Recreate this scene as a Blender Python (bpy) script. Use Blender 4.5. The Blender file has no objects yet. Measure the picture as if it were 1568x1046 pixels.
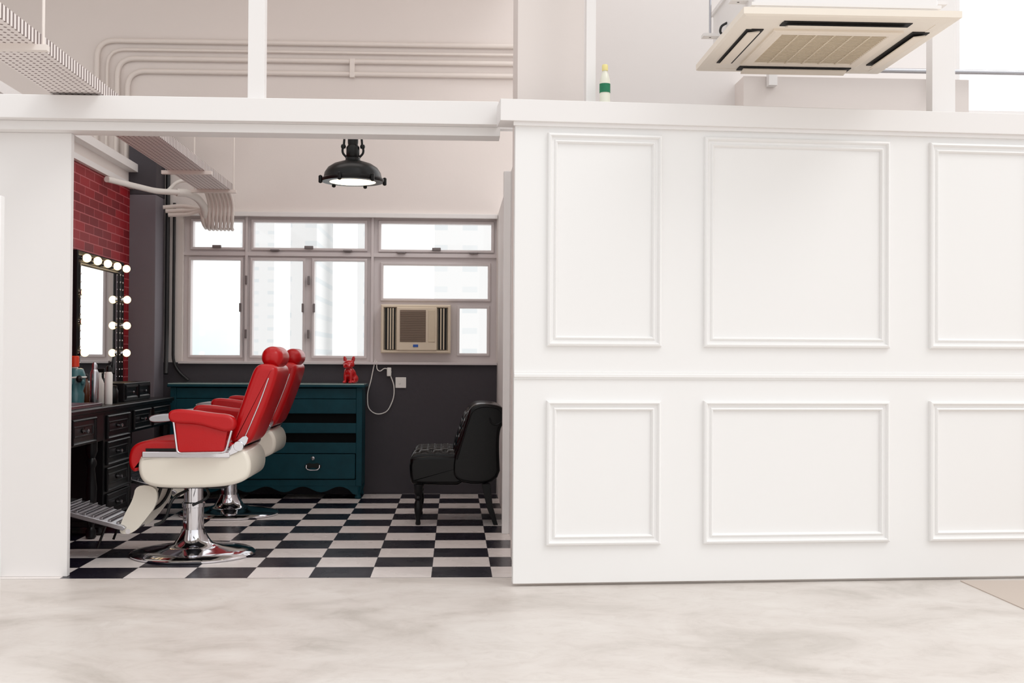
import bpy, bmesh, math, random
from mathutils import Matrix, Vector
random.seed(4)
SC=bpy.context.scene
COL=SC.collection

# ---------------------------------------------------------------- materials
def lin(c):
    return tuple((x/12.92 if x<=0.04045 else ((x+0.055)/1.055)**2.4) for x in c)
def P(name,c,rough=0.5,metal=0.0,amt=0.06,scale=6.0,bump=0.0,bscale=60.0,coat=0.0,emit=None,es=0.0,spec=0.5):
    m=bpy.data.materials.new(name); m.use_nodes=True
    nt=m.node_tree; N=nt.nodes; L=nt.links
    b=N['Principled BSDF']
    c=lin(c)
    tc=N.new('ShaderNodeTexCoord'); nz=N.new('ShaderNodeTexNoise')
    nz.inputs['Scale'].default_value=scale; nz.inputs['Detail'].default_value=5
    L.new(tc.outputs['Object'],nz.inputs['Vector'])
    mx=N.new('ShaderNodeMix'); mx.data_type='RGBA'
    mx.inputs[6].default_value=(*[max(0,x*(1-amt)) for x in c],1)
    mx.inputs[7].default_value=(*[min(1,x*(1+amt)) for x in c],1)
    L.new(nz.outputs['Fac'],mx.inputs[0]); L.new(mx.outputs[2],b.inputs['Base Color'])
    b.inputs['Roughness'].default_value=rough; b.inputs['Metallic'].default_value=metal
    b.inputs['Coat Weight'].default_value=coat; b.inputs['Coat Roughness'].default_value=0.1
    b.inputs['Specular IOR Level'].default_value=spec
    if bump>0:
        n2=N.new('ShaderNodeTexNoise'); n2.inputs['Scale'].default_value=bscale; n2.inputs['Detail'].default_value=4
        L.new(tc.outputs['Object'],n2.inputs['Vector'])
        bp=N.new('ShaderNodeBump'); bp.inputs['Strength'].default_value=bump; bp.inputs['Distance'].default_value=0.01
        L.new(n2.outputs['Fac'],bp.inputs['Height']); L.new(bp.outputs['Normal'],b.inputs['Normal'])
    if emit:
        b.inputs['Emission Color'].default_value=(*lin(emit),1); b.inputs['Emission Strength'].default_value=es
    return m

M={}
M['white']=P('white_paint',(.94,.93,.925),.45,amt=.012,scale=1.5)
M['door']=P('door_white_lacquer',(.955,.953,.95),.38,amt=.008,scale=1.2)
M['plaster']=P('plaster_wall',(.925,.893,.875),.8,amt=.025,scale=1.2,bump=.15,bscale=12)
M['plasterR']=P('plaster_bright',(.965,.95,.943),.8,amt=.015,scale=1.2,bump=.1,bscale=12)
M['conduit']=P('conduit_cream',(.93,.895,.87),.5,amt=.03)
M['darkwall']=P('dark_grey_wall',(.275,.26,.28),.65,amt=.08,scale=2,bump=.1,bscale=30,spec=.3)
M['column']=P('column_grey_paint',(.46,.44,.47),.6,amt=.05,scale=3)
M['blackpipe']=P('black_conduit',(.12,.12,.13),.4)
M['frame']=P('window_frame_alu',(.86,.83,.83),.4,amt=.03)
M['chrome']=P('chrome',(.88,.88,.90),.08,1.0,amt=.02)
M['steel']=P('brushed_steel',(.74,.74,.76),.26,1.0,amt=.05)
M['red']=P('red_leather',(.74,.025,.055),.3,amt=.06,scale=4,bump=.06,bscale=120,coat=.15,spec=.38)
M['cream']=P('cream_enamel',(.95,.925,.87),.25,amt=.02,coat=.4)
M['black']=P('black_leather',(.012,.012,.018),.2,bump=.02,bscale=150,spec=.24)
M['blackwood']=P('black_lacquer_wood',(.055,.055,.065),.32,amt=.15,scale=20,spec=.3)
M['blackmetal']=P('black_metal',(.05,.05,.05),.32,.0,spec=.3)
M['teal']=P('teal_distressed_paint',(.02,.245,.29),.5,amt=.3,scale=9,bump=.1,bscale=40,spec=.25)
M['tealshade']=P('shaded_interior',(.03,.04,.05),.7,spec=.2)  # shade inside the dresser recesses, put into the colour
M['glassgreen']=P('glass_edge_green',(.62,.72,.70),.12,amt=.03,coat=.5)
M['beige']=P('ac_beige',(.86,.80,.70),.45,amt=.02)
M['beiged']=P('ac_beige_panel',(.90,.84,.75),.45,amt=.02)
M['cas']=P('cassette_cream',(.955,.92,.87),.45,amt=.02)
M['cas2']=P('cassette_cream_inner',(.945,.90,.84),.45,amt=.02)
M['grille']=P('ac_grille',(.52,.45,.39),.6,amt=.06)
M['slot']=P('dark_slot',(.07,.06,.06),.7)
M['blue']=P('blue_label',(.15,.35,.7),.5)
M['green']=P('green_label',(.05,.45,.30),.5,amt=.3,scale=40)
M['yellow']=P('yellow_cap',(.93,.88,.60),.4)
M['pet']=P('milky_plastic',(.90,.90,.84),.2,amt=.05)
M['orange']=P('orange_cap',(.90,.25,.12),.4)
M['tealmug']=P('teal_ceramic',(.16,.38,.40),.3,amt=.35,scale=25,coat=.4)
M['whiteplastic']=P('white_plastic',(.94,.93,.91),.35)
M['amber']=P('amber_plastic',(.35,.18,.08),.2,coat=.4)
M['bulb']=P('bulb_glow',(1,.93,.80),.3,emit=(1,.86,.62),es=3.2)
M['lampglow']=P('lamp_diffuser',(1,.95,.85),.3,emit=(1,.93,.80),es=2.2)
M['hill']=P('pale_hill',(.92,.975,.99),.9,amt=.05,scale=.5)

def mirror_mat():
    m=bpy.data.materials.new('mirror_glass'); m.use_nodes=True
    b=m.node_tree.nodes['Principled BSDF']; b.inputs['Base Color'].default_value=(.86,.89,.91,1)
    b.inputs['Metallic'].default_value=1; b.inputs['Roughness'].default_value=.02
    return m
M['mirror']=mirror_mat()
def glass_mat():
    m=bpy.data.materials.new('window_glass'); m.use_nodes=True
    nt=m.node_tree; nt.nodes.clear(); N=nt.nodes; L=nt.links
    o=N.new('ShaderNodeOutputMaterial'); t=N.new('ShaderNodeBsdfTransparent'); g=N.new('ShaderNodeBsdfGlossy'); mx=N.new('ShaderNodeMixShader')
    g.inputs['Roughness'].default_value=.02; mx.inputs[0].default_value=.03
    t.inputs[0].default_value=(.99,.995,.995,1)
    L.new(t.outputs[0],mx.inputs[1]); L.new(g.outputs[0],mx.inputs[2]); L.new(mx.outputs[0],o.inputs[0])
    return m
M['glass']=glass_mat()

def concrete():
    m=bpy.data.materials.new('polished_concrete'); m.use_nodes=True
    nt=m.node_tree; N=nt.nodes; L=nt.links; b=N['Principled BSDF']
    tc=N.new('ShaderNodeTexCoord')
    mp0=N.new('ShaderNodeMapping'); mp0.inputs['Scale'].default_value=(.8,1.0,1.0); L.new(tc.outputs['Object'],mp0.inputs[0])
    n1=N.new('ShaderNodeTexNoise'); n1.inputs['Scale'].default_value=1.7; n1.inputs['Detail'].default_value=9; n1.inputs['Roughness'].default_value=.62; n1.inputs['Distortion'].default_value=1.0
    L.new(mp0.outputs[0],n1.inputs['Vector'])
    cr=N.new('ShaderNodeValToRGB'); e=cr.color_ramp.elements
    e[0].position=.32; e[0].color=(*lin((.765,.735,.705)),1); e[1].position=.68; e[1].color=(*lin((.88,.858,.836)),1)
    x=cr.color_ramp.elements.new(.47); x.color=(*lin((.84,.81,.785)),1)
    L.new(n1.outputs['Fac'],cr.inputs[0])
    n2=N.new('ShaderNodeTexNoise'); n2.inputs['Scale'].default_value=8; n2.inputs['Detail'].default_value=10; n2.inputs['Roughness'].default_value=.75; n2.inputs['Distortion'].default_value=1.2
    L.new(mp0.outputs[0],n2.inputs['Vector'])
    mx=N.new('ShaderNodeMix'); mx.data_type='RGBA'; mx.blend_type='MULTIPLY'; mx.inputs[0].default_value=.35
    c2=N.new('ShaderNodeValToRGB'); c2.color_ramp.elements[0].position=.32; c2.color_ramp.elements[0].color=(.72,.68,.65,1); c2.color_ramp.elements[1].position=.52; c2.color_ramp.elements[1].color=(1,1,1,1)
    L.new(n2.outputs['Fac'],c2.inputs[0]); L.new(cr.outputs[0],mx.inputs[6]); L.new(c2.outputs[0],mx.inputs[7])
    L.new(mx.outputs[2],b.inputs['Base Color'])
    mr=N.new('ShaderNodeMapRange'); mr.inputs['To Min'].default_value=.32; mr.inputs['To Max'].default_value=.52
    L.new(n1.outputs['Fac'],mr.inputs[0]); L.new(mr.outputs[0],b.inputs['Roughness'])
    return m
M['concrete']=concrete()
def checker():
    m=bpy.data.materials.new('checker_vinyl'); m.use_nodes=True
    nt=m.node_tree; N=nt.nodes; L=nt.links; b=N['Principled BSDF']
    tc=N.new('ShaderNodeTexCoord'); sp=N.new('ShaderNodeSeparateXYZ'); L.new(tc.outputs['Object'],sp.inputs[0])
    def math_(op,a,bv=None):
        n=N.new('ShaderNodeMath'); n.operation=op
        if isinstance(a,(int,float)): n.inputs[0].default_value=a
        else: L.new(a,n.inputs[0])
        if bv is not None:
            if isinstance(bv,(int,float)): n.inputs[1].default_value=bv
            else: L.new(bv,n.inputs[1])
        return n.outputs[0]
    ux=math_('DIVIDE',math_('ADD',sp.outputs[0],.41),.302); uy=math_('DIVIDE',math_('SUBTRACT',sp.outputs[1],5.95),.302)
    s=math_('ADD',math_('FLOOR',ux),math_('FLOOR',uy))
    f=math_('MULTIPLY',math_('FRACT',math_('MULTIPLY',s,.5)),2.0)
    mx=N.new('ShaderNodeMix'); mx.data_type='RGBA'
    mx.inputs[6].default_value=(*lin((.95,.92,.905)),1); mx.inputs[7].default_value=(*lin((.10,.09,.14)),1)
    L.new(f,mx.inputs[0])
    ex=math_('LESS_THAN',math_('ABSOLUTE',math_('SUBTRACT',math_('FRACT',ux),.5)),.496)
    ey=math_('LESS_THAN',math_('ABSOLUTE',math_('SUBTRACT',math_('FRACT',uy),.5)),.496)
    ee=math_('MULTIPLY',ex,ey)
    m2=N.new('ShaderNodeMix'); m2.data_type='RGBA'; m2.inputs[6].default_value=(.12,.11,.12,1)
    L.new(ee,m2.inputs[0]); L.new(mx.outputs[2],m2.inputs[7]); L.new(m2.outputs[2],b.inputs['Base Color'])
    nz=N.new('ShaderNodeTexNoise'); nz.inputs['Scale'].default_value=5; L.new(tc.outputs['Object'],nz.inputs['Vector'])
    mr=N.new('ShaderNodeMapRange'); mr.inputs['To Min'].default_value=.2; mr.inputs['To Max'].default_value=.36
    L.new(nz.outputs['Fac'],mr.inputs[0]); L.new(mr.outputs[0],b.inputs['Roughness'])
    return m
M['checker']=checker()
def brick():
    m=bpy.data.materials.new('red_brick'); m.use_nodes=True
    nt=m.node_tree; N=nt.nodes; L=nt.links; b=N['Principled BSDF']
    tc=N.new('ShaderNodeTexCoord'); sp=N.new('ShaderNodeSeparateXYZ'); cb=N.new('ShaderNodeCombineXYZ')
    L.new(tc.outputs['Object'],sp.inputs[0]); L.new(sp.outputs[1],cb.inputs[0]); L.new(sp.outputs[2],cb.inputs[1])
    br=N.new('ShaderNodeTexBrick'); L.new(cb.outputs[0],br.inputs['Vector'])
    br.inputs['Scale'].default_value=1.0; br.inputs['Brick Width'].default_value=.21; br.inputs['Row Height'].default_value=.062
    br.inputs['Mortar Size'].default_value=.004; br.inputs['Mortar Smooth'].default_value=.2
    br.inputs['Color1'].default_value=(*lin((.64,.08,.13)),1); br.inputs['Color2'].default_value=(*lin((.48,.05,.10)),1)
    br.inputs['Mortar'].default_value=(*lin((.74,.38,.40)),1)
    L.new(br.outputs['Color'],b.inputs['Base Color']); b.inputs['Roughness'].default_value=.5; b.inputs['Specular IOR Level'].default_value=.3
    bp=N.new('ShaderNodeBump'); bp.inputs['Strength'].default_value=.4; bp.inputs['Distance'].default_value=.01; bp.invert=True
    L.new(br.outputs['Fac'],bp.inputs['Height']); L.new(bp.outputs['Normal'],b.inputs['Normal'])
    return m
M['brick']=brick()
def perforated():
    m=bpy.data.materials.new('perforated_tray'); m.use_nodes=True
    nt=m.node_tree; N=nt.nodes; L=nt.links; b=N['Principled BSDF']; out=N['Material Output']
    b.inputs['Base Color'].default_value=(*lin((.93,.90,.89)),1); b.inputs['Roughness'].default_value=.5
    tc=N.new('ShaderNodeTexCoord'); mp=N.new('ShaderNodeMapping'); L.new(tc.outputs['Object'],mp.inputs[0])
    mp.inputs['Scale'].default_value=(34,26,0)
    fr=N.new('ShaderNodeVectorMath'); fr.operation='FRACTION'; L.new(mp.outputs[0],fr.inputs[0])
    su=N.new('ShaderNodeVectorMath'); su.operation='SUBTRACT'; su.inputs[1].default_value=(.5,.5,0); L.new(fr.outputs[0],su.inputs[0])
    le=N.new('ShaderNodeVectorMath'); le.operation='LENGTH'; L.new(su.outputs[0],le.inputs[0])
    lt=N.new('ShaderNodeMath'); lt.operation='LESS_THAN'; lt.inputs[1].default_value=.22; L.new(le.outputs['Value'],lt.inputs[0])
    d=N.new('ShaderNodeBsdfDiffuse'); d.inputs[0].default_value=(*lin((.55,.50,.49)),1)
    ms=N.new('ShaderNodeMixShader'); L.new(lt.outputs[0],ms.inputs[0]); L.new(b.outputs[0],ms.inputs[1]); L.new(d.outputs[0],ms.inputs[2]); L.new(ms.outputs[0],out.inputs[0])
    return m
M['perf']=perforated()
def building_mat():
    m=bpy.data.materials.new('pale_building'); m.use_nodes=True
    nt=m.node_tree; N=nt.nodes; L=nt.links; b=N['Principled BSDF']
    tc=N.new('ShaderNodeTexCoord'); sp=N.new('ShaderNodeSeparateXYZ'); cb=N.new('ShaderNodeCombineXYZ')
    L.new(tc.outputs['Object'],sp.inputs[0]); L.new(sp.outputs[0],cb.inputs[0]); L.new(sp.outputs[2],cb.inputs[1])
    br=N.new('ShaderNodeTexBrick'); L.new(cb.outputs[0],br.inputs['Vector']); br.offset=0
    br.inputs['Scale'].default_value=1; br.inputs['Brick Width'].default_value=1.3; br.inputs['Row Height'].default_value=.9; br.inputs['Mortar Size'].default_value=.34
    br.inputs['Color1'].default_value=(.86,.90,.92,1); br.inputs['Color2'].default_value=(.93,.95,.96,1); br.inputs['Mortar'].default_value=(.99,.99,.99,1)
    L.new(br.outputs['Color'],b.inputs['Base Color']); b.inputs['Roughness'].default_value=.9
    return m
M['bldg']=building_mat()

# ---------------------------------------------------------------- mesh helpers
def link(ob,parent=None):
    COL.objects.link(ob)
    if parent is not None: ob.parent=parent
    return ob
def empty(name,loc=(0,0,0),rz=0.0):
    e=bpy.data.objects.new(name,None); e.location=loc; e.rotation_euler=(0,0,rz); e.empty_display_size=.1
    COL.objects.link(e); return e
def mk(name,V,F,mat,parent=None,smooth=False,bevel=0,seg=3,sub=0):
    me=bpy.data.meshes.new(name); me.from_pydata([tuple(v) for v in V],[],F)
    bm=bmesh.new(); bm.from_mesh(me); bmesh.ops.recalc_face_normals(bm,faces=bm.faces); bm.to_mesh(me); bm.free()
    if smooth or bevel>0: 
        for p in me.polygons: p.use_smooth=(len(p.vertices)<9)
    ob=bpy.data.objects.new(name,me); me.materials.append(M[mat] if isinstance(mat,str) else mat)
    link(ob,parent)
    if bevel>0:
        b=ob.modifiers.new('bev','BEVEL'); b.width=bevel; b.segments=seg; b.limit_method='ANGLE'; b.angle_limit=math.radians(35); b.harden_normals=True
    if sub:
        s=ob.modifiers.new('sub','SUBSURF'); s.levels=sub; s.render_levels=sub
    return ob
def boxvf(x0,x1,y0,y1,z0,z1,V,F):
    n=len(V)
    V+= [(x0,y0,z0),(x1,y0,z0),(x1,y1,z0),(x0,y1,z0),(x0,y0,z1),(x1,y0,z1),(x1,y1,z1),(x0,y1,z1)]
    F+= [(n,n+3,n+2,n+1),(n+4,n+5,n+6,n+7),(n,n+1,n+5,n+4),(n+1,n+2,n+6,n+5),(n+2,n+3,n+7,n+6),(n+3,n,n+4,n+7)]
def box(name,x0,x1,y0,y1,z0,z1,mat,parent=None,bevel=0,seg=2):
    V=[];F=[]; boxvf(x0,x1,y0,y1,z0,z1,V,F); return mk(name,V,F,mat,parent,bevel=bevel,seg=seg)
def boxes(name,L,mat,parent=None,bevel=0):
    V=[];F=[]
    for b in L: boxvf(*b,V,F)
    return mk(name,V,F,mat,parent,bevel=bevel,seg=2)
def lathe(name,prof,loc,mat,parent=None,n=32,axis='z',smooth=True):
    V=[];F=[]
    for (r,z) in prof:
        for i in range(n):
            a=2*math.pi*i/n; c,s=r*math.cos(a),r*math.sin(a)
            p=(c,s,z) if axis=='z' else ((c,z,s) if axis=='y' else (z,c,s))
            V.append((p[0]+loc[0],p[1]+loc[1],p[2]+loc[2]))
    k=len(prof)
    for j in range(k-1):
        for i in range(n):
            F.append((j*n+i,j*n+(i+1)%n,(j+1)*n+(i+1)%n,(j+1)*n+i))
    F.append(tuple(range(n))); F.append(tuple((k-1)*n+i for i in range(n)))
    ob=mk(name,V,F,mat,parent,smooth=smooth)
    es=ob.modifiers.new('es','EDGE_SPLIT'); es.split_angle=math.radians(40)
    return ob
def tube(name,pts,r,mat,parent=None,smooth=True,cyc=False):
    cu=bpy.data.curves.new(name,'CURVE'); cu.dimensions='3D'; cu.bevel_depth=r; cu.bevel_resolution=4; cu.use_fill_caps=True
    sp=cu.splines.new('BEZIER' if smooth else 'POLY')
    if smooth:
        sp.bezier_points.add(len(pts)-1)
        for b,p in zip(sp.bezier_points,pts): b.co=p; b.handle_left_type=b.handle_right_type='AUTO'
        sp.resolution_u=8
    else:
        sp.points.add(len(pts)-1)
        for b,p in zip(sp.points,pts): b.co=(*p,1)
    sp.use_cyclic_u=cyc
    cu.materials.append(M[mat]); ob=bpy.data.objects.new(name,cu); return link(ob,parent)
def rpath(pts,r,n=5):
    """polyline with filleted corners"""
    out=[Vector(pts[0])]
    for i in range(1,len(pts)-1):
        a,b,c=Vector(pts[i-1]),Vector(pts[i]),Vector(pts[i+1])
        d1=(a-b).normalized(); d2=(c-b).normalized()
        p,q=b+d1*r,b+d2*r
        for k in range(n+1):
            t=k/n; out.append(p*(1-t)**2+b*2*t*(1-t)+q*t*t)
    out.append(Vector(pts[-1])); return out
def chaikin(pts,n=2):
    for _ in range(n):
        o=[]
        for i in range(len(pts)):
            a=pts[i];b=pts[(i+1)%len(pts)]
            o.append((a[0]*.75+b[0]*.25,a[1]*.75+b[1]*.25)); o.append((a[0]*.25+b[0]*.75,a[1]*.25+b[1]*.75))
        pts=o
    return pts
def extr(name,pts,y0,y1,mat,parent=None,bevel=0,seg=3,ch=0,axis='y',round_=0.0,rn=4):
    """extrude closed (a,b) outline; axis y: (x,z) outline. round_: pillow rounding at both ends"""
    if ch: pts=chaikin(pts,ch)
    n=len(pts)
    area=sum(pts[i][0]*pts[(i+1)%n][1]-pts[(i+1)%n][0]*pts[i][1] for i in range(n))
    sg=1 if area>0 else -1
    nor=[]
    for i in range(n):
        a=pts[i-1];b=pts[(i+1)%n]; dx,dz=b[0]-a[0],b[1]-a[1]; l=math.hypot(dx,dz) or 1
        nor.append((-dz/l*sg,dx/l*sg))
    if round_>0:
        secs=[(y0+round_*(1-math.cos(math.pi/2*k/rn)),round_*(1-math.sin(math.pi/2*k/rn))) for k in range(rn+1)]
        secs+=[(y1-round_*(1-math.cos(math.pi/2*k/rn)),round_*(1-math.sin(math.pi/2*k/rn))) for k in range(rn,-1,-1)]
    else: secs=[(y0,0),(y1,0)]
    V=[];F=[]
    for (y,ins) in secs:
        for p,q in zip(pts,nor):
            a,b=p[0]+q[0]*ins,p[1]+q[1]*ins
            V.append((a,y,b) if axis=='y' else ((y,a,b) if axis=='x' else (a,b,y)))
    for j in range(len(secs)-1):
        for i in range(n): F.append((j*n+i,j*n+(i+1)%n,(j+1)*n+(i+1)%n,(j+1)*n+i))
    F.append(tuple(range(n))); F.append(tuple((len(secs)-1)*n+i for i in range(n)))
    ob=mk(name,V,F,mat,parent,smooth=(ch>0 or round_>0),bevel=bevel,seg=seg)
    if ch>0 and bevel==0:
        es=ob.modifiers.new('es','EDGE_SPLIT'); es.split_angle=math.radians(50)
    return ob
def mframe(name,a0,a1,b0,b1,prof,mapf,mat,parent=None,closed=True):
    """mitred frame; prof=[(inset,height)..]"""
    V=[];F=[];k=len(prof)
    for (i_,h) in prof:
        for (a,b) in ((a0+i_,b0+i_),(a1-i_,b0+i_),(a1-i_,b1-i_),(a0+i_,b1-i_)): V.append(mapf(a,b,h))
    for j in range(k if closed else k-1):
        j2=(j+1)%k
        for i in range(4): F.append((j*4+i,j*4+(i+1)%4,j2*4+(i+1)%4,j2*4+i))
    return mk(name,V,F,mat,parent)
def ell(V,F,c,r,n=16,rot=None):
    base=len(V); m=n//2
    for j in range(m+1):
        t=math.pi*j/m
        for i in range(n):
            a=2*math.pi*i/n
            v=Vector((r[0]*math.sin(t)*math.cos(a),r[1]*math.sin(t)*math.sin(a),r[2]*math.cos(t)))
            if rot: v=rot@v
            V.append((v.x+c[0],v.y+c[1],v.z+c[2]))
    for j in range(m):
        for i in range(n): F.append((base+j*n+i,base+j*n+(i+1)%n,base+(j+1)*n+(i+1)%n,base+(j+1)*n+i))
def sphere(name,c,r,mat,parent=None,n=24):
    V=[];F=[]; rr=r if isinstance(r,tuple) else (r,r,r); ell(V,F,c,rr,n)
    return mk(name,V,F,mat,parent,smooth=True)
def holed(name,x0,x1,z0,z1,holes,y0,y1,mat,parent=None):
    xs=sorted({x0,x1,*[h[0] for h in holes],*[h[1] for h in holes]}); zs=sorted({z0,z1,*[h[2] for h in holes],*[h[3] for h in holes]})
    L=[]
    for j in range(len(zs)-1):
        cz=(zs[j]+zs[j+1])/2; run=None
        for i in range(len(xs)-1):
            cx=(xs[i]+xs[i+1])/2
            hole=any(h[0]<cx<h[1] and h[2]<cz<h[3] for h in holes)
            if not hole:
                if run is None: run=xs[i]
            if hole and run is not None: L.append((run,xs[i],y0,y1,zs[j],zs[j+1])); run=None
        if run is not None: L.append((run,xs[-1],y0,y1,zs[j],zs[j+1]))
    return boxes(name,L,mat,parent)

# ---------------------------------------------------------------- room shell
H=4.4
box('floor',-7,7.5,-3,5.945,-.1,0,'concrete')
box('floor_checker',-2.6,.42,5.945,9.75,-.1,0.0,'checker')
box('floor_back',.42,7.5,5.945,9.75,-.1,0.0,'concrete')
box('floor_side',-7,-2.6,5.945,9.75,-.1,0.0,'concrete')
box('floor_threshold',2.5,7.4,3.0,5.80,0.0,0.004,P('warm_screed',(.78,.725,.68),.5,amt=.04,scale=2))
box('ceiling',-7,.66,6.3,9.8,H,H+.1,'plaster')
box('ceiling_beam',.66,3.0,5.2,6.2,H,H+.2,'plaster')
WO=(-2.16,.335,1.045,2.225)
holed('wall_back',-7,.66,0,H,[WO],9.6,9.8,'plaster')
holed('wall_rear_right',.655,7.5,0,H,[(3.08,7.2,2.60,4.2)],7.2,7.35,'plasterR')
box('wall_back_dado',-2.5,.34,9.588,9.6,0,1.04,'darkwall')
box('trim_1',-2.18,.34,9.55,9.6,1.03,1.05,'frame',bevel=.003)
box('trim_2',-2.16,.34,9.57,9.6,2.205,2.24,'white',bevel=.003)
box('wall_left',-2.62,-2.51,6.06,9.6,0,2.56,'plaster')
box('wall_left_brick',-2.51,-2.50,6.06,9.3,0,2.37,'brick')
box('trim_3',-2.51,-2.47,6.06,9.3,2.37,2.41,'white')
box('trim_4',-2.51,-2.44,6.06,9.5,2.50,2.56,'white')
c=empty('pillar',(0,0,0))
box('pillar_lower',-2.51,-2.30,9.3,9.588,0,2.33,'column',c,bevel=.006)
box('pillar_upper',-2.51,-2.30,9.3,9.588,2.33,2.9,'darkwall',c,bevel=.006)
box('wall_right',.345,.42,6.62,9.588,0,2.25,'plasterR')
box('trim_5',.30,.345,7.40,7.47,0,2.25,'white',bevel=.004)
box('wall_column',.315,.655,6.10,6.60,0,H,'plaster')
box('wall_front_left',-4.5,-1.90,6.0,6.045,0,2.19,'white',bevel=.003)
hb=empty('beam_left')
box('beam_face',-4.5,.21,5.86,5.99,2.235,2.35,'white',hb,bevel=.004)
box('beam_track',-4.5,.22,5.92,6.06,2.19,2.235,'white',hb,bevel=.003)
pf=[(-.98,.04,5.93),(.665,.024,5.90),(2.47,.06,5.97)]
for i,(x,w,y) in enumerate(pf):
    box('trim_%d'%(10+i),x-w,x+w,y-.04,y+.04,2.322 if x>.5 else 2.35,H,'white',bevel=.003)
box('ledge_right',1.70,3.06,6.98,7.2,2.55,2.765,'plaster')
pp=empty('steel_pipe')
tube('pipe',[(1.66,6.93,2.80),(7.2,6.93,2.80)],.015,'steel',pp,False)
for x in (1.86,2.85): box('pipe_bracket',x-.025,x+.025,6.915,6.975,2.70,2.79,'white',pp)
wr=empty('window_2')
boxes('window_bars',[(3.08,7.2,7.25,7.31,2.60,2.64),(3.08,7.2,7.25,7.31,4.16,4.2),(3.08,3.12,7.25,7.31,2.64,4.16),(5.2,5.25,7.25,7.31,2.64,4.16)],'white',wr)

# ---------------------------------------------------------------- sliding door wall (panelled)
DA=math.atan2(.15,2.416)
d=empty('door_1',(.284,5.70,0),DA)
LEN=4.7
box('door_slab',0,LEN,0,.05,.014,2.213,'door',d,bevel=.002)
mp=lambda a,b,h:(a,-h,b)
prof=[(0,0),(0,.014),(.004,.021),(.012,.024),(.018,.017),(.021,.009),(.032,.007),(.035,.013),(.041,.017),(.046,.012),(.050,.003),(.050,0)]
for k,(a0,a1) in enumerate([(.157,.716),(.926,1.866),(2.072,2.632),(2.842,3.78)]):
    mframe('moulding_upper_%d'%k,a0,a1,1.147,2.170,prof,mp,'door',d)
    mframe('moulding_lower_%d'%k,a0,a1,.195,.887,prof,mp,'door',d)
extr('chair_rail',[(0,.990),(-.008,.990),(-.008,.996),(-.016,1.0),(-.016,1.012),(-.009,1.016),(-.009,1.024),(0,1.026)],0,LEN,'door',d,axis='x')
hr=empty('beam_right',(.284,5.70,0),DA)
box('beam_face',-.075,LEN,-.035,.14,2.218,2.322,'white',hr,bevel=.003)
box('beam_lip',-.01,LEN,-.02,.0,2.200,2.218,'white',hr)
d2=empty('door_2')
box('leaf',-2.35,-1.650,4.42,4.46,.01,1.67,'door',d2,bevel=.003)
box('hinge',-1.675,-1.655,4.405,4.42,1.49,1.52,'blackmetal',d2)

# ---------------------------------------------------------------- window
w=empty('window_1')
holes=[(-2.09,-1.70,1.962,2.166),(-1.61,-.726,1.962,2.166),(-.596,.292,1.957,2.166),
       (-2.104,-1.714,1.10,1.858),(-1.616,-1.219,1.10,1.858),(-1.126,-.726,1.10,1.858),
       (-.576,.266,1.564,1.831),(-.565,-.055,1.135,1.50),(.040,.260,1.125,1.487)]
holed('frame',-2.16,.335,1.045,2.225,holes,9.66,9.72,'frame',w)
mw=lambda a,b,h:(a,9.66-h,b)
sp_=[(-.022,0),(-.022,.016),(-.018,.02),(-.004,.02),(0,.014),(0,0)]
for i,hh in enumerate(holes):
    if i==7: continue
    mframe('sash_%d'%i,hh[0],hh[1],hh[2],hh[3],sp_,mw,'frame',w)
    box('pane_%d'%i,hh[0],hh[1],9.688,9.692,hh[2],hh[3],'glass',w)
boxes('mullions',[(-1.675,-1.655,9.63,9.66,1.05,2.22),(-.672,-.652,9.63,9.66,1.05,2.22),(-2.16,.335,9.635,9.66,1.895,1.925)],'frame',w)
hd=[]
for (x,z) in [(-1.665,1.70),(-1.665,1.27),(-1.17,1.70),(-1.17,1.27),(-1.71,1.48),(-1.215,1.48),(-1.125,1.48)]:
    hd.append((x-.008,x+.008,9.615,9.645,z-.035,z+.035))
for (x,z) in [(-1.44,1.94),(-.86,1.94),(-.43,1.93),(.15,1.93)]: hd.append((x-.035,x+.035,9.61,9.645,z-.006,z+.006))
for (x,z) in [(-1.9,1.965),(-1.17,1.965),(-.15,1.96)]: hd.append((x-.035,x+.035,9.62,9.645,z-.012,z+.012))
boxes('handles',hd,P('handle_grey',(.5,.47,.47),.35,.6),w,bevel=.003)

# window air conditioner
a=empty('window_air_conditioner',(-.31,9.66,1.122))
box('body',-.255,.255,-.06,.45,.012,.378,'beige',a,bevel=.006)
mframe('bezel',-.278,.278,0,.388,[(0,.0),(0,.085),(.008,.095),(.02,.095),(.026,.075),(.026,0)],lambda p,q,h:(p,-h,q),'beiged',a)
box('left_vent',-.245,-.165,-.085,-.06,.03,.36,'slot',a)
box('right_vent',.18,.245,-.085,-.06,.03,.36,'slot',a)
boxes('vent_fins',[(x,x+.010,-.092,-.07,.03,.36) for x in (-.226,-.206,-.186,.195,.218)],'beige',a)
box('centre_panel',-.155,.17,-.105,-.06,.02,.368,'beiged',a,bevel=.01)
box('grille_recess',-.125,.08,-.108,-.1,.09,.345,'grille',a)
boxes('grille_slats',[(-.125,.08,-.112,-.106,.10+i*.014,.105+i*.014) for i in range(17)],'grille',a)
box('control_panel',.10,.155,-.11,-.1,.09,.345,'beige',a,bevel=.003)
boxes('badge',[(-.02,.02,-.109,-.104,.05,.07)],'blue',a)

# ---------------------------------------------------------------- outside
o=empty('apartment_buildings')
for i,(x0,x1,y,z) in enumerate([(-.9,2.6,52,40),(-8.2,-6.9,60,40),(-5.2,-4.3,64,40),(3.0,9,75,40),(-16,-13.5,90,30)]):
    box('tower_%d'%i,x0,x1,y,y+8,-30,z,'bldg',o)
sphere('distant_hill',(-22,120,-30),(24,20,37),'hill')

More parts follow.
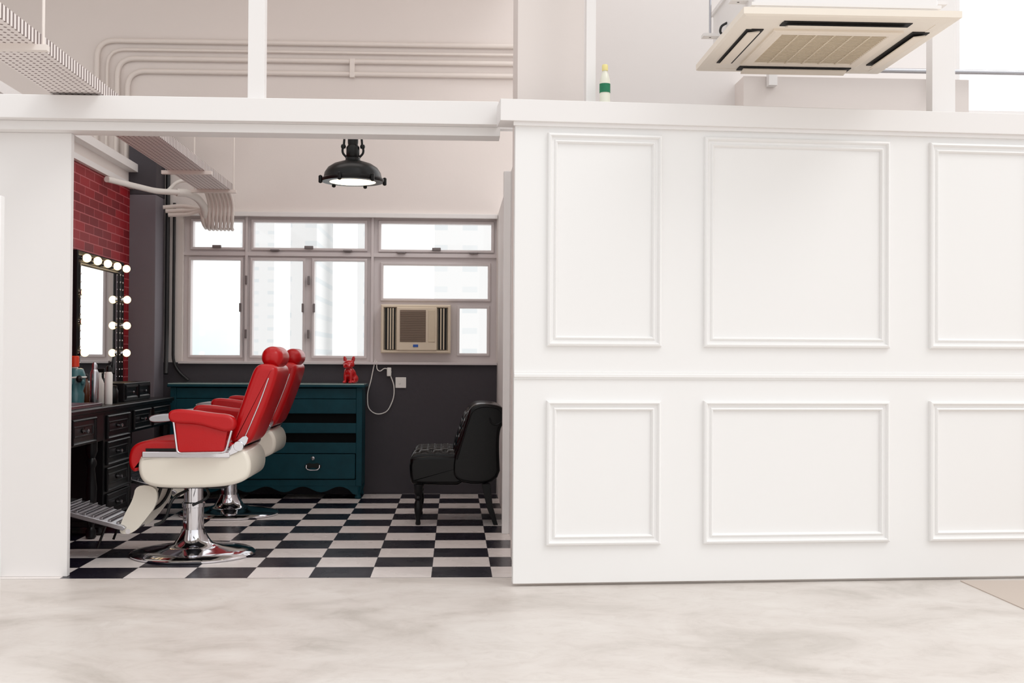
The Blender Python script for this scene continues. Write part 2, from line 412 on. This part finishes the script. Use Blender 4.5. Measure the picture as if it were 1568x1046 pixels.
# ---------------------------------------------------------------- conduits, tray, pipes
cd=empty('wall_conduits')
for i,(xl,z) in enumerate([(-2.84,3.585),(-2.76,3.515),(-2.68,3.445),(-2.60,3.345)]):
    tube('conduit_%d'%i,rpath([(xl,9.575,1.5),(xl,9.575,z),(.64,9.575,z+.01)],.14,8),.02 if i!=1 else .012,'conduit',cd,False)
for x in (-.83,): box('saddle',x-.02,x+.02,9.55,9.6,3.32,3.47,'conduit',cd,bevel=.004)
t=empty('cable_tray')
X0,X1=-1.965,-1.725
boxes('tray_channel',[(X0,X1,3.6,9.3,2.362,2.368),(X0-.006,X0,3.6,9.3,2.362,2.42),(X1,X1+.006,3.6,9.3,2.362,2.42)],'perf',t)
for y in (4.98,8.3,9.22):
    box('support',X0-.05,X1+.05,y-.02,y+.02,2.338,2.362,'conduit',t)
tube('rod_front',[(X1+.03,4.98,2.34),(X1+.03,4.98,H+.2)],.006,'conduit',t,False)
for x in (X0-.03,X1+.03): tube('rod_rear',[(x,9.22,2.34),(x,9.22,2.95)],.006,'conduit',t,False)
boxes('wall_bracket',[(X0-.06,X1+.06,9.20,9.24,2.93,2.96),(X0-.04,X0-.01,9.2,9.6,2.93,2.96),(X1+.01,X1+.04,9.2,9.6,2.93,2.96)],'conduit',t)
for k in range(7):
    x=X0+.03+k*.03
    tube('cable_%d'%k,[(x,3.6,2.385),(x,6,2.385),(x,9.1,2.385),(x+.005,9.34,2.36),(x+.012,9.44,2.27),(x+.005,9.47,2.17),(x-.01,9.53,2.11),(x-.02,9.62,2.10)],.014,'conduit',t)
pw=empty('service_pipe')
tube('pipe_a',rpath([(-2.46,8.55,2.335),(-2.26,9.15,2.335),(-2.1,9.2,2.335)],.08),.022,'whiteplastic',pw,False)
tube('pipe_b',[(-2.12,9.2,2.335),(-2.05,9.25,2.335),(-1.97,9.42,2.27),(-1.96,9.5,2.18),(-1.96,9.6,2.15)],.03,'whiteplastic',pw)
tube('pipe_c',[(-2.2,9.2,2.335),(-2.1,9.2,2.42),(-1.99,9.2,2.42)],.014,'whiteplastic',pw)
for k in range(3):
    tube('hose_%d'%k,[(-2.28+.02*k,9.44,2.25-.03*k),(-2.1,9.46,2.26-.03*k),(-2.0+.03*k,9.47,2.22),(-1.98+.03*k,9.5,2.14),(-1.98+.03*k,9.6,2.11)],.016,'conduit',pw)
bp=empty('black_conduits')
tube('conduit_a',rpath([(-2.27,9.55,2.9),(-2.27,9.55,1.25),(-2.25,9.45,.95)],.15,6),.018,'blackpipe',bp,False)
tube('conduit_b',rpath([(-2.22,9.56,2.3),(-2.22,9.56,1.0),(-2.1,9.56,.9)],.1,6),.012,'blackpipe',bp,False)
box('cross_beam',-2.51,.6,7.26,7.34,2.485,2.56,'white')

# ---------------------------------------------------------------- pendant lamp
p=empty('pendant_lamp',(-.625,7.3,2.165))
lathe('dome',[(.172,.0),(.182,.0),(.182,.012),(.176,.016),(.170,.045),(.150,.075),(.115,.098),(.07,.113),(.045,.12),(.045,.135),(.035,.14),(.04,.15),(.04,.20),(.03,.215),(.012,.225),(.012,.32),(.008,.32)],(0,0,0),'blackmetal',p,48)
lathe('rim',[(.165,-.012),(.186,-.012),(.190,-.004),(.190,.006),(.182,.012),(.165,.012)],(0,0,0),'blackmetal',p,48)
lathe('diffuser',[(.166,-.008),(.16,-.010),(.10,-.016),(.0,-.018)],(0,0,0),'lampglow',p,48)
for k in range(6):
    an=k*math.pi/3+.2; x,y=.195*math.cos(an),.195*math.sin(an)
    lathe('clip_%d'%k,[(.005,-.025),(.012,-.02),(.012,.018),(.005,.024)],(x,y,0),'blackmetal',p,12)
for s in (-1,1):
    tube('yoke_%d'%(s+1),[(s*.04,0,.14),(s*.062,0,.17),(s*.055,0,.22),(s*.05,0,.32)],.007,'blackmetal',p)
    lathe('yoke_knob_%d'%(s+1),[(.012,-.012),(.016,0),(.012,.012)],(s*.058,0,.205),'blackmetal',p,12)
lathe('socket',[(.028,.2),(.032,.23),(.032,.28),(.02,.3)],(0,0,0),'blackmetal',p,20)

# ---------------------------------------------------------------- ceiling cassette AC
q=empty('ceiling_cassette_air_conditioner',(1.742,5.67,2.595))
hw,hy=.487,.52
mq=lambda a,b,h:(a,b,-h)
mframe('panel_rim',-hw,hw,-hy,hy,[(0,-.035),(0,-.006),(.012,.0),(.05,.004),(.085,.004),(.085,-.035)],mq,'cas',q)
box('panel_plate',-hw+.08,hw-.08,-hy+.08,hy-.08,-.002,.03,'cas',q)
mframe('inner_panel',-.30,.30,-.32,.32,[(0,-.01),(0,.012),(.01,.016),(.05,.016),(.055,.01),(.055,-.01)],mq,'cas2',q)
box('intake',-.25,.25,-.27,.27,-.006,.0,'grille',q)
boxes('intake_slats',[(-.25,.25,-.265+i*.022,-.257+i*.022,-.013,-.004) for i in range(24)]+[(x-.004,x+.004,-.27,.27,-.014,-.004) for x in (-.17,-.085,0,.085,.17)],'beige',q)
for nm,(x0,x1,y0,y1) in {'slot_front':(-.29,.29,-.455,-.375),'slot_rear':(-.29,.29,.375,.455),'slot_left':(-.425,-.345,-.31,.31),'slot_right':(.345,.425,-.31,.31)}.items():
    box(nm,x0,x1,y0,y1,-.007,.0,'slot',q)
    if x1-x0>y1-y0: 
        s=1 if y0>0 else -1
        V=[(x0+.02,y0+.012,-.012),(x1-.02,y0+.012,-.012),(x1-.02,y1-.012,-.022),(x0+.02,y1-.012,-.022)] if s>0 else [(x0+.02,y0+.012,-.022),(x1-.02,y0+.012,-.022),(x1-.02,y1-.02,-.012),(x0+.02,y1-.02,-.012)]
    else:
        V=[(x0+.012,y0+.02,-.02),(x1-.012,y0+.02,-.012),(x1-.012,y1-.02,-.012),(x0+.012,y1-.02,-.02)]
    ob=mk(nm+'_flap',V,[(0,1,2,3)],'cas2',q); so=ob.modifiers.new('s','SOLIDIFY'); so.thickness=.006
box('body',-.42,.42,-.42,.42,.03,.30,'white',q,bevel=.01)
boxes('body_ribs',[(-.43,.43,-.43,.43,.07,.085),(-.43,.43,-.43,.43,.26,.28)],'white',q)
for (x,y) in ((-.46,-.3),(.46,-.3),(-.46,.3),(.46,.3)):
    tube('hanger_rod',[(x,y,.12),(x,y,H-2.595)],.006,'steel',q,False)
    box('hanger_lug',x-.04,x+.04,y-.03,y+.03,.12,.135,'white',q)
tube('drain_pipe',[(-.42,.1,.10),(-.445,.1,.085),(-.45,.1,.115),(-.42,.1,.14)],.006,'blackpipe',q)

# ---------------------------------------------------------------- bottle on beam
b=empty('plastic_bottle',(.725,5.785,2.322))
lathe('bottle_body',[(.02,0),(.025,.004),(.026,.05),(.024,.06),(.026,.07),(.026,.12),(.018,.15),(.011,.165),(.011,.172)],(0,0,0),'pet',b,24)
lathe('label',[(.0262,.062),(.0268,.062),(.0268,.105),(.0262,.105)],(0,0,0),'green',b,24)
lathe('cap',[(.014,.170),(.015,.172),(.015,.195),(.012,.2)],(0,0,0),'yellow',b,20)

# ---------------------------------------------------------------- socket + cord
s=empty('wall_socket',(-.427,9.588,.887))
box('plate',-.043,.043,-.012,0,-.043,.043,'whiteplastic',s,bevel=.004)
box('switch',-.015,.0,-.018,-.012,-.01,.02,'whiteplastic',s,bevel=.002)
box('plug',-.11,-.075,-.04,0,.05,.12,'whiteplastic',s,bevel=.006)
cw=empty('power_cord')
tube('cord',[(-.63,9.56,1.07),(-.66,9.57,.92),(-.69,9.57,.76),(-.66,9.565,.66),(-.56,9.565,.645),(-.50,9.565,.72),(-.48,9.565,.85),(-.51,9.56,.95)],.0045,'whiteplastic',cw)
tube('cord_b',[(-.50,9.56,.97),(-.55,9.565,1.0),(-.60,9.56,.98),(-.62,9.56,1.06)],.004,'whiteplastic',cw)

# ---------------------------------------------------------------- dresser
r=empty('teal_dresser',(-2.16,9.22,0))
W=1.455;Dp=.36
boxes('side_panels',[(.002,.03,0.031,Dp-.002,.10,.855),(W-.03,W-.002,0.031,Dp-.002,.10,.855)],'teal',r)
boxes('back_bottom',[(.03,W-.03,Dp-.015,Dp-.003,.10,.855),(.03,W-.03,.031,Dp-.015,.10,.13)],'tealshade',r)
boxes('corner_posts',[(0,.045,0,.03,.10,.855),(W-.045,W,0,.03,.10,.855)],'teal',r,bevel=.003)
boxes('rails',[(.045,W-.045,0.002,.03,.655,.765),(.045,W-.045,0.002,.03,.505,.582),(.045,W-.045,0.002,.03,.35,.432),(.045,W-.045,.002,.03,.10,.15)],'teal',r,bevel=.003)
box('slot_shade_sheet',.03,W-.03,.06,.09,.13,.85,'tealshade',r)  # near-black sheet close behind the rails stands for shade in the open slots
box('frieze_drawer',.045,W-.045,.004,.03,.768,.85,'teal',r,bevel=.004)
box('top',-.02,W+.02,-.025,Dp,.855,.876,'teal',r,bevel=.006)
box('glass_top',-.015,W+.015,-.02,Dp-.005,.876,.884,'glassgreen',r,bevel=.002)
box('drawer_0',.05,W-.05,-.006,.03,.155,.345,'teal',r,bevel=.005)
for k_,x in enumerate((.33,W-.37)):
    tube('bail_%d'%k_,[(x-.05,-.012,.26),(x-.045,-.03,.235),(x,-.034,.225),(x+.045,-.03,.235),(x+.05,-.012,.26)],.005,'steel',r)
    extr('backplate_%d'%k_,[(x-.07,.25),(x-.04,.28),(x,.27),(x+.04,.28),(x+.07,.25),(x+.04,.235),(x,.245),(x-.04,.235)],-.010,-.006,'blackmetal',r,ch=1)
lathe('knob',[(.0,-.03),(.014,-.025),(.014,-.012),(.006,0)],(W-.37,0,.315),'steel',r,16,'y')
ap=[(0.03,.12),(W-.03,.12)]
nn=40
low=[]
for i in range(nn+1):
    u=i/nn; x=W-.03-u*(W-.06); z=.075-.022*math.cos(u*2*math.pi*5)-(.02 if abs(u-.5)>.46 else 0); low.append((x,z))
extr('apron',ap+low,0.004,.02,'teal',r)
for k_,(x,y) in enumerate(((.03,.035),(W-.03,.035),(.03,Dp-.04),(W-.03,Dp-.04))):
    lathe('leg_%d'%k_,[(.018,0),(.026,.012),(.016,.04),(.03,.08),(.03,.11)],(x,y,0),'teal',r,16)

# ---------------------------------------------------------------- bulldog figurine
g=empty('bulldog_figurine',(-.815,9.36,.884))
V=[];F=[]
R=lambda ax,a_:Matrix.Rotation(math.radians(a_),3,ax)
ell(V,F,(0,.02,.065),(.046,.048,.06),rot=R('X',18))
ell(V,F,(0,-.012,.085),(.042,.033,.044))
ell(V,F,(0,-.018,.148),(.048,.036,.036))
ell(V,F,(0,-.046,.138),(.032,.018,.021))
ell(V,F,(0,-.060,.148),(.009,.007,.006))
for s_ in (-1,1):
    ell(V,F,(s_*.034,.03,.035),(.026,.036,.034))
    ell(V,F,(s_*.038,-.005,.012),(.015,.028,.012))
    ell(V,F,(s_*.023,-.03,.05),(.014,.014,.05))
    ell(V,F,(s_*.023,-.042,.010),(.016,.018,.010))
    ell(V,F,(s_*.034,-.01,.186),(.015,.009,.028),rot=R('Y',s_*14))
    ell(V,F,(s_*.015,-.054,.131),(.015,.012,.013))
ell(V,F,(0,.06,.03),(.010,.014,.010))
ob=mk('dog_body',V,F,P('red_gloss_resin',(.78,.04,.07),.2,coat=.5),g,smooth=True)
m_=ob.modifiers.new('r','REMESH'); m_.mode='VOXEL'; m_.voxel_size=.0035; m_.use_smooth_shade=True
m_=ob.modifiers.new('s','SMOOTH'); m_.iterations=4
g.rotation_euler=(0,0,math.radians(-18))

# ---------------------------------------------------------------- barber chairs
def barber(loc,rz=0):
    c=empty('barber_chair',(loc[0],loc[1],0),rz)
    lathe('base_disc',[(.315,0),(.335,.003),(.338,.012),(.325,.022),(.25,.034),(.16,.046),(.105,.062),(.085,.09),(.068,.12),(.062,.14)],(0,0,0),'chrome',c,64)
    lathe('column',[(.056,.12),(.056,.26),(.062,.262),(.062,.285),(.052,.29),(.052,.385)],(0,0,0),'chrome',c,40)
    box('seat_mount',-.17,.2,-.14,.14,.375,.41,'blackmetal',c,bevel=.01)
    shell=[(-.215,.572),(-.235,.54),(-.24,.49),(-.222,.43),(-.17,.397),(-.05,.388),(.12,.392),(.24,.402),(.315,.425),(.35,.46),(.355,.53),(.33,.585),(.295,.60),(.262,.58),(.24,.572)]
    extr('seat_shell',shell,-.26,.26,'cream',c,ch=2,round_=.022)
    box('seat_frame',-.20,.25,-.25,.25,.55,.60,'blackmetal',c)
    box('chrome_strip_near',-.215,.245,-.272,-.248,.552,.585,'chrome',c,bevel=.006)
    box('chrome_strip_far',-.215,.245,.248,.272,.552,.585,'chrome',c,bevel=.006)
    cush=[(-.255,.47),(-.285,.49),(-.295,.55),(-.275,.615),(-.2,.645),(-.05,.645),(.15,.635),(.27,.635),(.27,.575),(-.1,.565),(-.19,.555),(-.23,.50)]
    extr('seat_cushion',cush,-.247,.247,'red',c,ch=2,round_=.02)
    back=[(.232,.66),(.25,.625),(.30,.612),(.348,.63),(.38,.70),(.432,.83),(.485,.985),(.485,1.03),(.455,1.050),(.40,1.052),(.366,1.035),(.345,.99),(.295,.84)]
    extr('backrest',back,-.235,.235,'red',c,ch=2,round_=.035)
    for s in (-1,1):
        tube('back_trim_%d'%s,[(.315,s*.238,.655),(.36,s*.238,.76),(.40,s*.238,.86),(.44,s*.238,.975)],.0035,'chrome',c)
        tube('head_post_%d'%s,[(.43,s*.06,1.02),(.44,s*.06,1.08)],.008,'chrome',c,False)
    pr=[]
    for k_ in range(9):
        tt=math.pi/2*k_/8; pr.append((.059*math.sin(tt) if k_ else .002,-.16+.05*(1-math.cos(tt))))
    pr+= [(r_, -z_) for (r_,z_) in reversed(pr)]
    lathe('headrest',pr,(.442,0,1.086),'red',c,40,'y')
    for s,(ya,yb) in ((-1,(-.335,-.262)),(1,(.262,.335))):
        pad=[(-.065,.75),(-.07,.79),(-.04,.812),(.05,.808),(.17,.79),(.25,.785),(.285,.755),(.28,.705),(.24,.69),(.18,.705),(.08,.735),(-.02,.735)]
        extr('arm_pad_%d'%s,pad,ya,yb,'red',c,ch=2,round_=.018)
        pan=[(-.035,.745),(.245,.72),(.222,.59),(-.015,.585)]
        extr('arm_panel_%d'%s,pan,min(s*.285,s*.315),max(s*.285,s*.315),'red',c,bevel=.006)
        yy=s*.318
        tube('arm_frame_%d'%s,rpath([(-.04,yy,.745),(-.018,yy,.580),(.232,yy,.585),(.262,yy,.70)],.02,4),.0065,'chrome',c,False)
        extr('arm_lever_%d'%s,[(-.17,.772),(-.165,.745),(-.12,.742),(-.05,.748),(-.03,.768),(-.05,.79),(-.12,.785)],s*.30-.028,s*.30+.028,'steel',c,ch=2,round_=.008)
        lathe('hinge_%d'%s,[(.0,-.012),(.025,-.012),(.028,-.006),(.028,.006),(.025,.012),(0,.012)],(.292,s*.268,.615),'chrome',c,24,'y')
        extr('hinge_bracket_%d'%s,[(.23,.56),(.30,.59),(.345,.65),(.325,.675),(.27,.63),(.22,.59)],s*.262-.005,s*.262+.005,'chrome',c,ch=1)
        extr('foot_arm_%d'%s,[(-.27,.40),(-.16,.39),(-.155,.30),(-.22,.21),(-.28,.14),(-.35,.135),(-.355,.17),(-.33,.24),(-.285,.32)],s*.155-.014,s*.155+.014,'cream',c,ch=2)
        tube('foot_link_%d'%s,[(-.14,s*.12,.40),(-.2,s*.12,.27),(-.32,s*.12,.2)],.009,'blackmetal',c)
    fp=[(-.33,.158),(-.72,.262),(-.735,.275),(-.72,.288),(-.33,.184),(-.315,.172)]
    extr('footrest',fp,-.20,.20,'steel',c,bevel=.004)
    for k_ in range(8):
        x=-.36-k_*.044; z=.192+(k_*.044+.03)*.267
        box('foot_rib_%d'%k_,x-.008,x+.008,-.185,.185,z-.012,z+.004,'steel',c,bevel=.003)
    tube('foot_bar',[(-.31,-.17,.15),(-.31,.17,.15)],.014,'chrome',c,False)
    for s in (-1,1): tube('foot_strut_%d'%s,[(-.43,s*.15,.185),(-.475,s*.15,.06)],.007,'blackmetal',c,False)
    tube('pump_lever',[(.0,-.15,.37),(-.06,-.22,.33),(-.10,-.27,.22),(-.14,-.29,.20)],.008,'blackmetal',c)
    tube('side_lever',[(.10,-.14,.38),(.12,-.22,.34),(.05,-.26,.30)],.007,'blackmetal',c)
    return c
barber((-1.43,6.67)); barber((-1.547,8.35))

# ---------------------------------------------------------------- black tufted slipper chair
k=empty('black_tufted_chair',(-.02,8.07,0))
y0,y1=-.31,.31
def tufted(name,fn,nx,ny,mat,parent):
    V=[];F=[]
    for j in range(ny+1):
        for i in range(nx+1): V.append(fn(i/nx,j/ny))
    for j in range(ny):
        for i in range(nx): n=j*(nx+1)+i; F.append((n,n+1,n+nx+2,n+nx+1))
    return mk(name,V,F,mat,parent,smooth=True)
def dimp(a,b_,na,nb):
    x=a*na; y=b_*nb
    d=1e9
    for (ox,oy) in ((0,0),(.5,.5)):
        fx=(x+ox)%1-.5; fy=(y+oy)%1-.5; d=min(d,math.hypot(fx,fy))
    p1=min((x+y)%1,1-(x+y)%1); p2=min((x-y)%1,1-(x-y)%1)
    return -.020*math.exp(-(d/.16)**2)-.008*math.exp(-(min(p1,p2)/.07)**2)
extr('seat_base',[(-.24,.262),(-.262,.29),(-.268,.42),(-.24,.455),(.14,.455),(.14,.262)],y0+.008,y1-.008,'black',k,ch=1,round_=.025)
def sf(a,b_):
    x=-.262+.36*a; y=y0+.015+(y1-y0-.03)*b_
    e=(1-(2*a-1)**6)*(1-(2*b_-1)**6)
    return (x,y,.43+.070*e**.5+dimp(a,b_,4,6)*e)
tufted('seat_top',sf,60,80,'black',k)
backp=[(.02,.27),(.01,.42),(.055,.55),(.10,.69),(.115,.755),(.16,.79),(.25,.792),(.33,.775),(.362,.73),(.352,.67),(.318,.63),(.312,.50),(.325,.27)]
extr('backrest',backp,y0,y1,'black',k,ch=2,round_=.022)
def bf(a,b_):
    z=.45+.31*a; y=y0+.02+(y1-y0-.04)*b_; xb=.012+(z-.42)*.34
    e=(1-(2*a-1)**6)*(1-(2*b_-1)**6)
    return (xb+.012-.04*e**.5-dimp(a,b_,3,6)*e,y,z)
tufted('back_front',bf,60,80,'black',k)
for s_,yy in ((0,y0-.001),(1,y1+.001)):
    tube('piping_%d'%s_,[(.04,yy,.43),(.075,yy,.55),(.115,yy,.68),(.14,yy,.74),(.18,yy,.765),(.25,yy,.77),(.315,yy,.75),(.335,yy,.71),(.315,yy,.665),(.27,yy,.66),(.25,yy,.70)],.005,'black',k)
for kk,(x,y) in enumerate(((-.21,y0+.05),(-.21,y1-.05))):
    lathe('front_leg_%d'%kk,[(.014,0),(.018,.01),(.014,.03),(.024,.09),(.027,.13),(.018,.16),(.026,.175),(.018,.19),(.028,.21),(.03,.265)],(x,y,0),'blackwood',k,20)
for kk,y in enumerate((y0+.05,y1-.05)):
    extr('rear_leg_%d'%kk,[(.20,.27),(.26,.27),(.275,.12),(.31,0),(.28,0),(.235,.12)],y-.018,y+.018,'blackwood',k,bevel=.004)

# ---------------------------------------------------------------- vanity desk (runs along left wall)
v=empty('vanity_desk')
XF=-2.12; XB=-2.49
box('top',XB,XF+.02,6.25,9.10,.752,.782,'blackwood',v,bevel=.008)
box('top_moulding',XB,XF+.008,6.27,9.08,.738,.752,'blackwood',v,bevel=.003)
md=lambda p_,q_,h:(XF+h,p_,q_)
dprof=[(0,0),(0,.012),(.008,.018),(.016,.012),(.02,.006),(.05,.006),(.055,.011),(.062,.011),(.066,.004),(.066,0)]
def drawer(i,ya,yb,za,zb):
    box('drawer_%d'%i,XF-.02,XF+.004,ya,yb,za,zb,'blackwood',v)
    s_=min(1,(zb-za)/.15,(yb-ya)/.2)
    mframe('drawer_moulding_%d'%i,ya,yb,za,zb,[(p_[0]*s_*.8,p_[1]) for p_ in dprof],md,'blackwood',v)
    ym=(ya+yb)/2; zm=(za+zb)/2
    extr('pull_%d'%i,[(ym-.05,zm+.008),(ym-.02,zm+.02),(ym,zm+.012),(ym+.02,zm+.02),(ym+.05,zm+.008),(ym+.02,zm-.014),(ym,zm-.006),(ym-.02,zm-.014)],XF+.004,XF+.010,'blackmetal',v,ch=1,axis='x')
    lathe('knob_%d'%i,[(.004,0),(.004,.012),(.012,.018),(.012,.026),(.0,.03)],(XF+.008,ym,zm),'steel',v,14,'x')
boxes('apron',[(XB,XF,6.30,7.36,.575,.74),(XB,XF,7.94,9.05,.585,.74)],'blackwood',v,bevel=.004)
box('pedestal',XB,XF,7.36,7.94,.07,.74,'blackwood',v,bevel=.004)
box('pedestal_foot',XB,XF+.012,7.35,7.95,.05,.09,'blackwood',v,bevel=.006)
for i,(ya,yb) in enumerate(((6.32,6.70),(6.73,7.17))): drawer(i,ya,yb,.585,.73)
for i in range(4): drawer(4+i,7.40,7.90,.10+i*.16,.245+i*.16)
for i,(ya,yb) in enumerate(((8.0,8.45),(8.50,9.0))): drawer(10+i,ya,yb,.60,.73)
lp=[(.02,0),(.03,.01),(.03,.05),(.018,.07),(.028,.12),(.032,.3),(.02,.42),(.03,.44),(.03,.46),(.02,.48),(.034,.52),(.034,.59)]
for i,(x,y) in enumerate(((XF-.035,6.33),(XF-.035,7.24),(XF-.035,9.02),(XB+.04,6.33),(XB+.04,9.02),(XF-.035,8.0))):
    lathe('leg_%d'%i,lp,(x,y,0),'blackwood',v,18)
for i,(x,y) in enumerate(((XF-.03,7.39),(XF-.03,7.91),(XB+.04,7.39),(XB+.04,7.91))):
    lathe('foot_%d'%i,[(.02,0),(.035,.02),(.03,.052)],(x,y,0),'blackwood',v,16)

# ---------------------------------------------------------------- vanity mirror
mi=empty('vanity_mirror')
XM=-2.495
mm=lambda p_,q_,h:(XM+h,p_,q_)
ya,yb,za,zb=7.84,8.93,.80,1.775
mframe('frame',ya,yb,za,zb,[(0,0),(0,.055),(.01,.062),(.022,.05),(.03,.046),(.07,.046),(.078,.054),(.088,.054),(.095,.046),(.095,0)],mm,'blackwood',mi)
box('glass',XM,XM+.045,ya+.09,yb-.09,za+.09,zb-.09,'mirror',mi)
def bulb(i,y,z):
    sphere('bulb_%d'%i,(XM+.096,y,z),.028,'bulb',mi,18)
    lathe('bulb_base_%d'%i,[(.02,0),(.02,.03),(.014,.036)],(XM+.045,y,z),'chrome',mi,16,'x')
n_=0
for i in range(5): bulb(n_,ya+.075+i*.235,zb-.05); n_+=1
for z in (1.50,1.31,1.11):
    bulb(n_,yb-.05,z); n_+=1
    bulb(n_,ya+.05,z); n_+=1
V=[];F=[]
for i in range(18):
    z=za+.03+i*.053
    for y in (ya+.018,ya+.082,yb-.018,yb-.082): ell(V,F,(XM+.054,y,z),(.006,.008,.008),8)
mk('studs',V,F,'steel',mi,smooth=True)

# ---------------------------------------------------------------- things on the desk
zt=.782
e=empty('metal_tray')
boxes('tray',[(-2.36,-2.13,6.72,7.36,zt,zt+.006),(-2.36,-2.35,6.72,7.36,zt,zt+.022),(-2.14,-2.13,6.72,7.36,zt,zt+.022),(-2.36,-2.13,6.72,6.73,zt,zt+.022),(-2.36,-2.13,7.35,7.36,zt,zt+.022)],'steel',e,bevel=.002)
e=empty('teal_head_jar',(-2.33,7.47,zt))
lathe('jar',[(.045,0),(.055,.01),(.058,.07),(.05,.09),(.062,.13),(.064,.19),(.05,.225),(.035,.23)],(0,0,0),'tealmug',e,28)
for s_ in (-1,1):
    sphere('sunglass_lens_%d'%s_,(.045+(.0 if s_>0 else 0),-.030+s_*.03,.165),(.018,.026,.022),'blackmetal',e,16)
    sphere('ear_%d'%s_,(0,s_*.062,.15),(.016,.01,.025),'tealmug',e,12)
tube('sunglass_frame',[(.0,-.068,.172),(.04,-.058,.175),(.062,-.025,.175),(.062,.02,.175),(.02,.062,.172)],.005,'whiteplastic',e)
sphere('nose',(.055,-.032,.145),(.014,.012,.018),'tealmug',e,12)
e=empty('orange_cap_bottle',(-2.41,7.72,zt))
lathe('bottle',[(.03,0),(.033,.005),(.033,.2),(.02,.235)],(0,0,0),'whiteplastic',e,20)
lathe('bottle_cap',[(.024,.235),(.028,.237),(.028,.30),(.022,.305)],(0,0,0),'orange',e,20)
e=empty('spray_can',(-2.25,7.60,zt))
lathe('can',[(.025,0),(.027,.004),(.027,.20),(.018,.22)],(0,0,0),'steel',e,24)
lathe('nozzle',[(.016,.22),(.016,.25),(.008,.265)],(0,0,0),'steel',e,16)
e=empty('spray_can',(-2.19,7.70,zt))
lathe('can',[(.022,0),(.024,.004),(.024,.19),(.016,.205)],(0,0,0),'whiteplastic',e,24)
lathe('nozzle',[(.015,.205),(.015,.235),(.008,.245)],(0,0,0),'blackmetal',e,16)
e=empty('spray_bottle',(-2.27,7.78,zt))
lathe('bottle',[(.026,0),(.028,.005),(.028,.13),(.012,.17),(.012,.2)],(0,0,0),'whiteplastic',e,24)
boxes('trigger',[(-.012,.03,-.008,.008,.2,.225),(.018,.026,-.006,.006,.16,.2)],'blackmetal',e,bevel=.002)
e=empty('amber_bottle',(-2.38,7.86,zt))
lathe('bottle',[(.024,0),(.026,.004),(.026,.12),(.010,.145),(.010,.16)],(0,0,0),'amber',e,20)
lathe('stopper',[(.012,.16),(.012,.185),(.008,.19)],(0,0,0),'blackmetal',e,14)
e=empty('black_jar',(-2.22,7.90,zt))
lathe('jar',[(.03,0),(.034,.005),(.034,.08),(.028,.09),(.028,.11),(.02,.115)],(0,0,0),'blackmetal',e,24)
e=empty('lotion_bottle',(-2.30,7.97,zt))
lathe('bottle',[(.022,0),(.024,.004),(.024,.14),(.012,.16)],(0,0,0),'blackmetal',e,20)
lathe('pump',[(.008,.16),(.008,.19),(.014,.192),(.014,.2)],(0,0,0),'whiteplastic',e,14)
e=empty('small_drawer_box')
box('case',-2.42,-2.20,8.10,8.78,zt,zt+.125,'blackwood',e,bevel=.006)
for i,y in enumerate((8.12,8.45)):
    mframe('front_%d'%i,y,y+.30,zt+.015,zt+.11,[(0,0),(0,.008),(.012,.01),(.02,.003),(.02,0)],lambda p_,q_,h:(-2.20+h,p_,q_),'blackwood',e)
    lathe('knob_%d'%i,[(.004,0),(.01,.012),(.01,.018),(0,.022)],(-2.2,y+.15,zt+.06),'steel',e,12,'x')

# ---------------------------------------------------------------- light
# overcast sky, brighter outside the far windows and to the upper right
wd=bpy.data.worlds.new('World'); SC.world=wd; wd.use_nodes=True
nt=wd.node_tree; N=nt.nodes; L=nt.links
bg=N['Background']; bg.inputs[0].default_value=(1.0,.99,.982,1)
tc=N.new('ShaderNodeTexCoord'); sp=N.new('ShaderNodeSeparateXYZ'); L.new(tc.outputs['Generated'],sp.inputs[0])
def mr(src,f0,f1,t0,t1):
    n=N.new('ShaderNodeMapRange'); n.inputs['From Min'].default_value=f0; n.inputs['From Max'].default_value=f1
    n.inputs['To Min'].default_value=t0; n.inputs['To Max'].default_value=t1; L.new(src,n.inputs[0]); return n.outputs[0]
def add(a_,b_):
    n=N.new('ShaderNodeMath'); n.operation='ADD'; L.new(a_,n.inputs[0]); L.new(b_,n.inputs[1]); return n.outputs[0]
st=add(add(mr(sp.outputs[1],0.0,.6,.90,1.45),mr(sp.outputs[0],-1,1,-.25,.25)),mr(sp.outputs[2],-.3,1,-.12,.40))
L.new(st,bg.inputs[1])
sun=bpy.data.lights.new('sun','SUN'); sun.energy=.55; sun.angle=math.radians(22); so=bpy.data.objects.new('sun',sun); COL.objects.link(so)
so.rotation_euler=(math.radians(42),0,math.radians(48)); so.location=(5,-4,6)
def area(name,loc,rot,sx,sy,e_,col=(1,.96,.93)):
    l=bpy.data.lights.new(name,'AREA'); l.shape='RECTANGLE'; l.size=sx; l.size_y=sy; l.energy=e_; l.color=col
    ob=bpy.data.objects.new(name,l); COL.objects.link(ob); ob.location=loc; ob.rotation_euler=rot; return ob
area('added_fill_light',(-1.0,7.3,4.3),(math.radians(12),0,0),2.4,.8,12)  # added fill lamp, no fixture there; brightens upper walls and tiles

# ---------------------------------------------------------------- camera
cam=bpy.data.cameras.new('camera'); cam.lens=1830/1568*36; cam.sensor_width=36; cam.clip_end=400
co=bpy.data.objects.new('camera',cam); COL.objects.link(co)
Rm=Matrix.Rotation(-math.atan(88/1830),4,'Z')@Matrix.Rotation(math.pi/2+25/1830,4,'X')@Matrix.Rotation(.0055,4,'Z')
co.matrix_world=Matrix.Translation((0,0,1.09))@Rm
SC.camera=co
SC.view_settings.view_transform='Standard'
